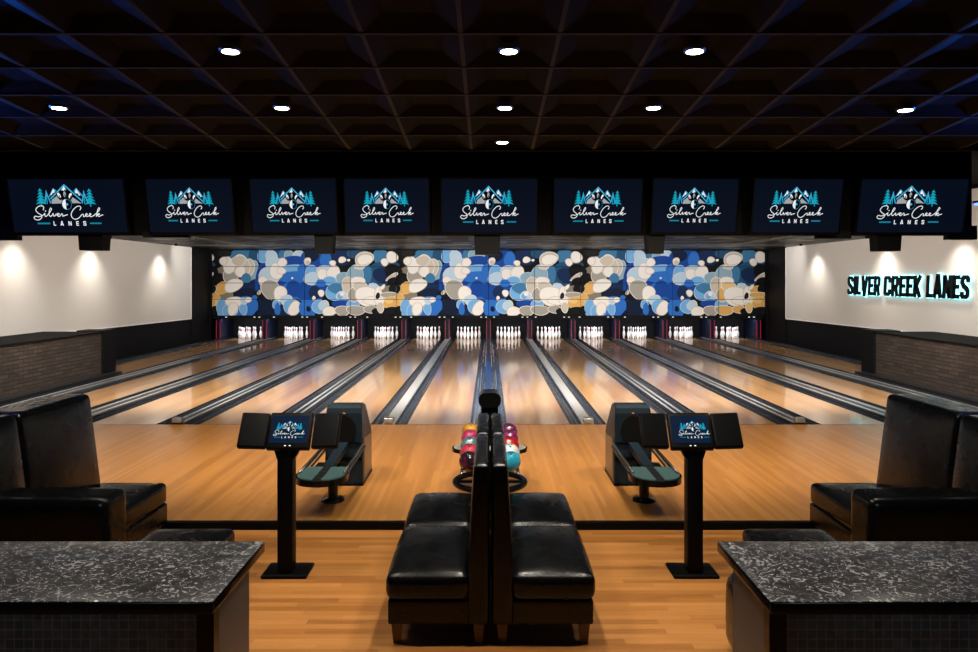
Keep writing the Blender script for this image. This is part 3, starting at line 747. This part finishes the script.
# ------------------------------------------------------------------ ball returns
def side_return(s):
    nm = 'left' if s>0 else 'right'; k = dict(flip=s<0)
    t = thing('ball_return', f'empty ball return with green tray and dark hood behind the {nm} console', 'ball return', (s*-1.735,8.3,0), 'ball returns on the approach')
    # hood: profile in (y,z)
    b = new(); pr = [(.76,0),(.76,.86),(.775,.92),(.83,.955),(.98,.955),(1.06,.93),(1.40,.58),(1.43,.52),(1.43,0)]
    n = len(pr); rings=[]
    for x,ins in ((-.232,.025),(-.215,.0),(.215,.0),(.232,.025)):
        c0 = (1.05,.4)
        rings.append([Vector((x*(1-.10*(z/.95)**3), y+(c0[0]-y)*ins, z+(c0[1]-z)*ins*(1 if z>.01 else 0))) for y,z in pr])
    ring_tube(b, rings, smooth=False)
    obj('hood', b, M['hood'], t, **k)
    b = new(); box(b,-.222,.222,.748,.765,.30,.335); box(b,-.21,.21,.745,.765,.50,.515); box(b,-.235,.235,.72,1.45,0,.02); obj('hood_trim', b, M['black_metal'], t, **k)
    for sx in (-1,1):
        b = new(); prism(b, [(.83,.06),(.83,.55),(1.36,.50),(1.40,.46),(1.40,.06)], sx*.234, sx*.222, lambda u,v,w:(w,u,v)); obj('side_cover', b, M['hood_side'], t, **k)
    b = new(); q=[]
    for kk in range(28): a=2*PI*kk/28; q.append((.145*math.cos(a), .66+.175*math.sin(a)))
    prism(b, q, .742, .77, lambda u,v,w:(u,w,v)); obj('ball_opening', b, M['void'], t, **k)
    b = new(); prism(b,[(-.022,.855),(.022,.855),(.008,.865),(0,.878),(-.008,.865)],.752,.764,lambda u,v,w:(u,w,v)); obj('emblem', b, mat('emblem_'+nm,(.6,.2,.08),.4), t, **k)
    # tray with two padded lobes around a channel
    def lobe(sg, grow, y0=-.70, yb=-.16):
        p = [(sg*(.045-grow*.4), yb+grow)]
        p += [(sg*(.215+grow), yb+grow)]
        for kk in range(0,9):
            a = PI/2*kk/8; p.append((sg*(.045+(.205+grow)*math.cos(a)), -.42-(.27+grow)*math.sin(a)))
        p.append((sg*(.045-grow*.4), -.69-grow)); return p
    for sg in (-1,1):
        b = new(); prism(b, lobe(sg,0), .435, .447, lambda u,v,w:(u,v,w)); obj('tray_pad', b, M['teal'], t, **k)
    b = new()
    for sg in (-1,1): prism(b, lobe(sg,.022), .375, .437, lambda u,v,w:(u,v,w))
    box(b,-.05,.05,-.72,-.14,.375,.43); obj('tray', b, M['black_gloss'], t, **k)
    b = new()
    box(b,-.04,.04,-.70,-.10,.43,.44)
    for q in range(9): box(b,-.038,.038,-.68+q*.06,-.66+q*.06,.44,.447)
    obj('grate', b, M['rubber'], t, **k)
    b = new(); prism(b,[(-.12,.40),(.78,.43),(.78,.52),(-.12,.45)],-.055,.055,lambda u,v,w:(w,u,v)); obj('channel', b, M['hood'], t, **k)
    for sg in (-1,1):
        b = new()
        for dx,dz in ((0,0),(-.025,-.05)): tube(b,[(sg*(.232+dx),-.46,.455+dz),(sg*(.232+dx),.2,.472+dz),(sg*(.232+dx),.79,.495+dz)],.014,10)
        obj('rail', b, M['rail'], t, **k)
        b = new(); tube(b,[(sg*.245,-.40,.42),(sg*.245,.2,.44),(sg*.245,.77,.46)],.018,8); obj('bumper', b, M['rubber'], t, **k)
    b = new(); lathe(b,[(.13,0),(.128,.02),(.06,.035),(.055,.05),(.055,.37),(.08,.385)],24,(.0,.12,0)); 
    obj('pedestal', b, M['black_gloss'], t, **k)
    b = new(); box(b,-.2,.2,-.2,.3,.36,.385); obj('support', b, M['black_metal'], t, **k)
side_return(1); side_return(-1)

t = thing('ball_return', 'ball return loaded with balls behind the middle sofas', 'ball return', (.015,8.3,0), 'ball returns on the approach')
b = new(); n=40; pts=[(.355*math.cos(2*PI*q/n), -.60+.355*math.sin(2*PI*q/n), .405) for q in range(n)]; tube(b,pts,.03,10,True); obj('ring_bumper', b, M['black_gloss'], t)
b = new(); box(b,-.04,.04,-.86,-.15,.37,.39); box(b,-.34,.34,-.545,-.495,.375,.395); obj('ring_support', b, M['black_metal'], t)
b = new(); q=[]
for kk in range(24): a = PI/2+PI*kk/23; q.append((-.27+.18*math.cos(a), .76+.20*math.sin(a)))
for kk in range(24): a = -PI/2+PI*kk/23; q.append((.27+.18*math.cos(a), .76+.20*math.sin(a)))
prism(b,q,.415,.455,lambda u,v,w:(u,v,w)); obj('side_table', b, M['black_gloss'], t)
b = new(); prism(b,[(x*.96,.78+(y-.78)*.93) for x,y in q],.455,.459,lambda u,v,w:(u,v,w)); obj('table_pad', b, mat('grey_pad',(.20,.20,.19),.4), t)
for sg in (-1,1):
    b = new()
    for dx in (-.075,.075): tube(b,[(sg*.225+dx,-.32,.392),(sg*.225+dx,.78,.56)],.016,10)
    obj('rail', b, M['rail'], t)
b = new(); box(b,-.16,.16,-.30,.78,.34,.38); box(b,-.12,.12,-.25,.15,.0,.36); box(b,-.1,.1,.5,.8,0,.36); obj('frame', b, M['black_metal'], t)
b = new(); rbox(b,-.105,.105,.80,1.05,0,.98,.03,4); obj('lift_column', b, M['black_gloss'], t)
b = new(); q=[]
for kk in range(30): a=2*PI*kk/30; q.append((.135*math.copysign(abs(math.cos(a))**.6,math.cos(a)), 1.015+.09*math.copysign(abs(math.sin(a))**.75,math.sin(a))))
prism(b,q,.76,1.1,lambda u,v,w:(u,w,v)); obj('hood', b, M['black_gloss'], t)
b = new(); box(b,-.27,.27,.2,.235,.30,.37); obj('cross_bar', b, M['black_metal'], t)

def ballmat(name, c1, c2=None, sc=5):
    m = mat(name, c1, .12, coat=.6); 
    if c2:
        k = NT(m); k.l.new(k.ramp(k.noise(k.coord(), sc, 3, .6, 2.5),[(.45,c1 if len(c1)==4 else (*c1,1)),(.57,c2)]), k.b.inputs['Base Color'])
    return m
BL = [(-1,0,'black and pink',ballmat('ball_black_pink',(.012,.010,.016,1),(.10,.01,.03,1))),(-1,1,'coral red',ballmat('ball_coral',(.38,.02,.05,1),(.50,.06,.08,1))),(-1,2,'slate teal',ballmat('ball_slate',(.05,.12,.14,1),(.10,.20,.22,1))),
      (-1,3,'magenta pink',ballmat('ball_magenta',(.26,.008,.055,1),(.38,.03,.09,1))),(-1,4,'yellow',ballmat('ball_yellow',(.30,.14,.01,1))),
      (1,0,'cyan',ballmat('ball_cyan',(.02,.28,.42,1),(.03,.38,.55,1))),(1,1,'cream swirled',ballmat('ball_cream',(.70,.55,.42,1),(.25,.55,.65,1),9)),(1,2,'bright red',ballmat('ball_red',(.30,.008,.015,1))),
      (1,3,'purple',ballmat('ball_purple',(.09,.006,.045,1),(.18,.012,.08,1))),(1,4,'dark maroon',ballmat('ball_maroon',(.05,.008,.03,1),(.12,.01,.06,1)))]
for sg,j,cn,m in BL:
    yl = -.19+j*.2205; zr = .392+(yl+.32)*.168/1.10
    z = zr + math.sqrt((.108+.016)**2-.075**2)+.002
    b = new(); bmesh.ops.create_uvsphere(b,u_segments=32,v_segments=20,radius=.108)
    for f in b.faces: f.smooth = True
    o = obj('bowling_ball', b, m, loc=(.015+sg*.225,8.3+yl,z))
    tag(o, f'{cn} bowling ball on the {"left" if sg<0 else "right"} rack of the middle ball return', 'bowling ball', 'bowling balls on the middle ball return')
    b = new()
    for dx,dy in ((-.014,0),(.014,0),(0,-.04)):
        d = Vector((dx/.108,dy/.108-.25,.93)).normalized(); cyl(b, d*.1055, d*.1084, .012, seg=12)
    obj('finger_hole', b, M['void'], o)

# ------------------------------------------------------------------ lamps
def area(name, loc, sx, sy, rot, e, col=(1,1,1), spread=None):
    l = bpy.data.lights.new(name,'AREA'); l.shape='RECTANGLE'; l.size=sx; l.size_y=sy; l.energy=e; l.color=col
    if spread: l.spread = math.radians(spread)
    o = bpy.data.objects.new(name,l); COL.objects.link(o); o.location=loc; o.rotation_euler=rot; return o
def spot(name, loc, target, e, size, blend=.6, col=(1,1,1), soft=.05):
    l = bpy.data.lights.new(name,'SPOT'); l.energy=e; l.spot_size=math.radians(size); l.spot_blend=blend; l.color=col; l.shadow_soft_size=soft
    o = bpy.data.objects.new(name,l); COL.objects.link(o); o.location=loc
    o.rotation_euler = (Vector(target)-Vector(loc)).to_track_quat('-Z','Y').to_euler(); return o
def point(name, loc, e, col, soft=.1):
    l = bpy.data.lights.new(name,'POINT'); l.energy=e; l.color=col; l.shadow_soft_size=soft
    o = bpy.data.objects.new(name,l); COL.objects.link(o); o.location=loc; return o

# wall washers above the white side walls
for s in (-1,1):
    for i,Y in enumerate((26.3,21.7,18.2,14.5)):
        spot('wall_washer', (s*(XW-.62),Y,3.64), (s*(XW-.03),Y,.7), 190, 110, 1.0, (1,.93,.84), .12)
        if i<3:
            t = thing('wall_washer', f'small spotlight lighting the {"left" if s<0 else "right"} white wall, {["farthest","middle","nearest"][i]} one', 'spotlight', (s*(XW-.62),Y,3.72 if Y>19 else 3.70), 'spotlights washing the white walls')
            b = new(); cyl(b,(0,0,-.07),(0,0,0 if Y>19 else 1.02),.05,seg=16); obj('can', b, M['black_metal'], t)
# mural wash, lane wash, pin deck light
area('mural_wash', (0,27.2,3.66), 21.5, .25, (math.radians(72),0,0), 620, (1,.97,.93))
area('pin_light', (0,31.12,.84), 22.4, .06, (math.radians(38),0,0), 330, (.86,.9,1))
for X in (-7.5,-4.4,-1.5,1.5,4.4,7.5):
    spot('lane_spot', (X,13.7,4.3), (X*1.02,17.6,0), 2700, 100, .9, (1,.92,.82), .12)
    spot('approach_spot', (X*.7,8.2,4.45), (X*.7,12.0,0), 1000, 100, .9, (1,.86,.68), .1)
for X in (-2.6,2.6): spot('counter_fill', (X,-1.8,2.9), (X,3.7,.7), 160, 30, .9, (.85,.93,1), .1)  # unseen spots added behind the camera to brighten the tiled counter fronts
# blue neon along the sides, then an added fill for the walls
for s in (-1,1):
    t = thing('led_strip', f'blue LED strip along the {"left" if s<0 else "right"} side under the ceiling', 'light strip', (s*9.15,7.2,3.86), 'blue LED strips at the sides')
    b = new(); box(b,-.02,.02,-3.0,7.0,0,.04); obj('tube', b, M['blue_em'], t)
    b = new(); box(b,-.05,.05,-3.0,7.0,.04,.08); obj('channel', b, M['black_metal'], t)
    for Y in (4.5,6.5): b = new(); cyl(b,(0,Y-7.2,.08),(0,Y-7.2,.3),.008,seg=6); obj('hanger', b, M['black_metal'], t)
    spot('blue_glow', (s*6.3,6.9,3.35), (s*5.4,6.2,4.15), 2200, 105, .8, (.012,.16,1), .08)
    spot('blue_edge', (s*4.9,6.8,3.7), (s*4.12,6.8,1.33), 70, 30, .8, (.05,.16,1), .1)
    area('wall_fill', (s*8.6,21.5,3.62), 14.5, .3, (0,math.radians(s*-62),0) if False else (math.radians(80),0,s*-PI/2), 155, (1,.93,.85))  # unseen fill light added to lift the white side walls
w = bpy.data.worlds.new('World'); scene.world = w; w.use_nodes = True
w.node_tree.nodes['Background'].inputs[0].default_value = (.5,.45,.4,1); w.node_tree.nodes['Background'].inputs[1].default_value = .0

# ------------------------------------------------------------------ camera
cam = bpy.data.cameras.new('camera'); co = bpy.data.objects.new('camera', cam); COL.objects.link(co)
co.location = (0,0,CZ); co.rotation_euler = (PI/2,0,0)
cam.sensor_width = 36; cam.lens = 755/978*36; cam.shift_y = -46/978; cam.shift_x = .5/978; cam.clip_end = 100
scene.camera = co
vs = scene.view_settings
scene.display_settings.display_device = 'sRGB'
vs.view_transform = 'Standard'; vs.look = 'None'; vs.exposure = 0; vs.gamma = 1; vs.use_curve_mapping = False
scene.cycles.use_denoising = True
scene.cycles.sample_clamp_indirect = 4
scene.cycles.max_bounces = 6
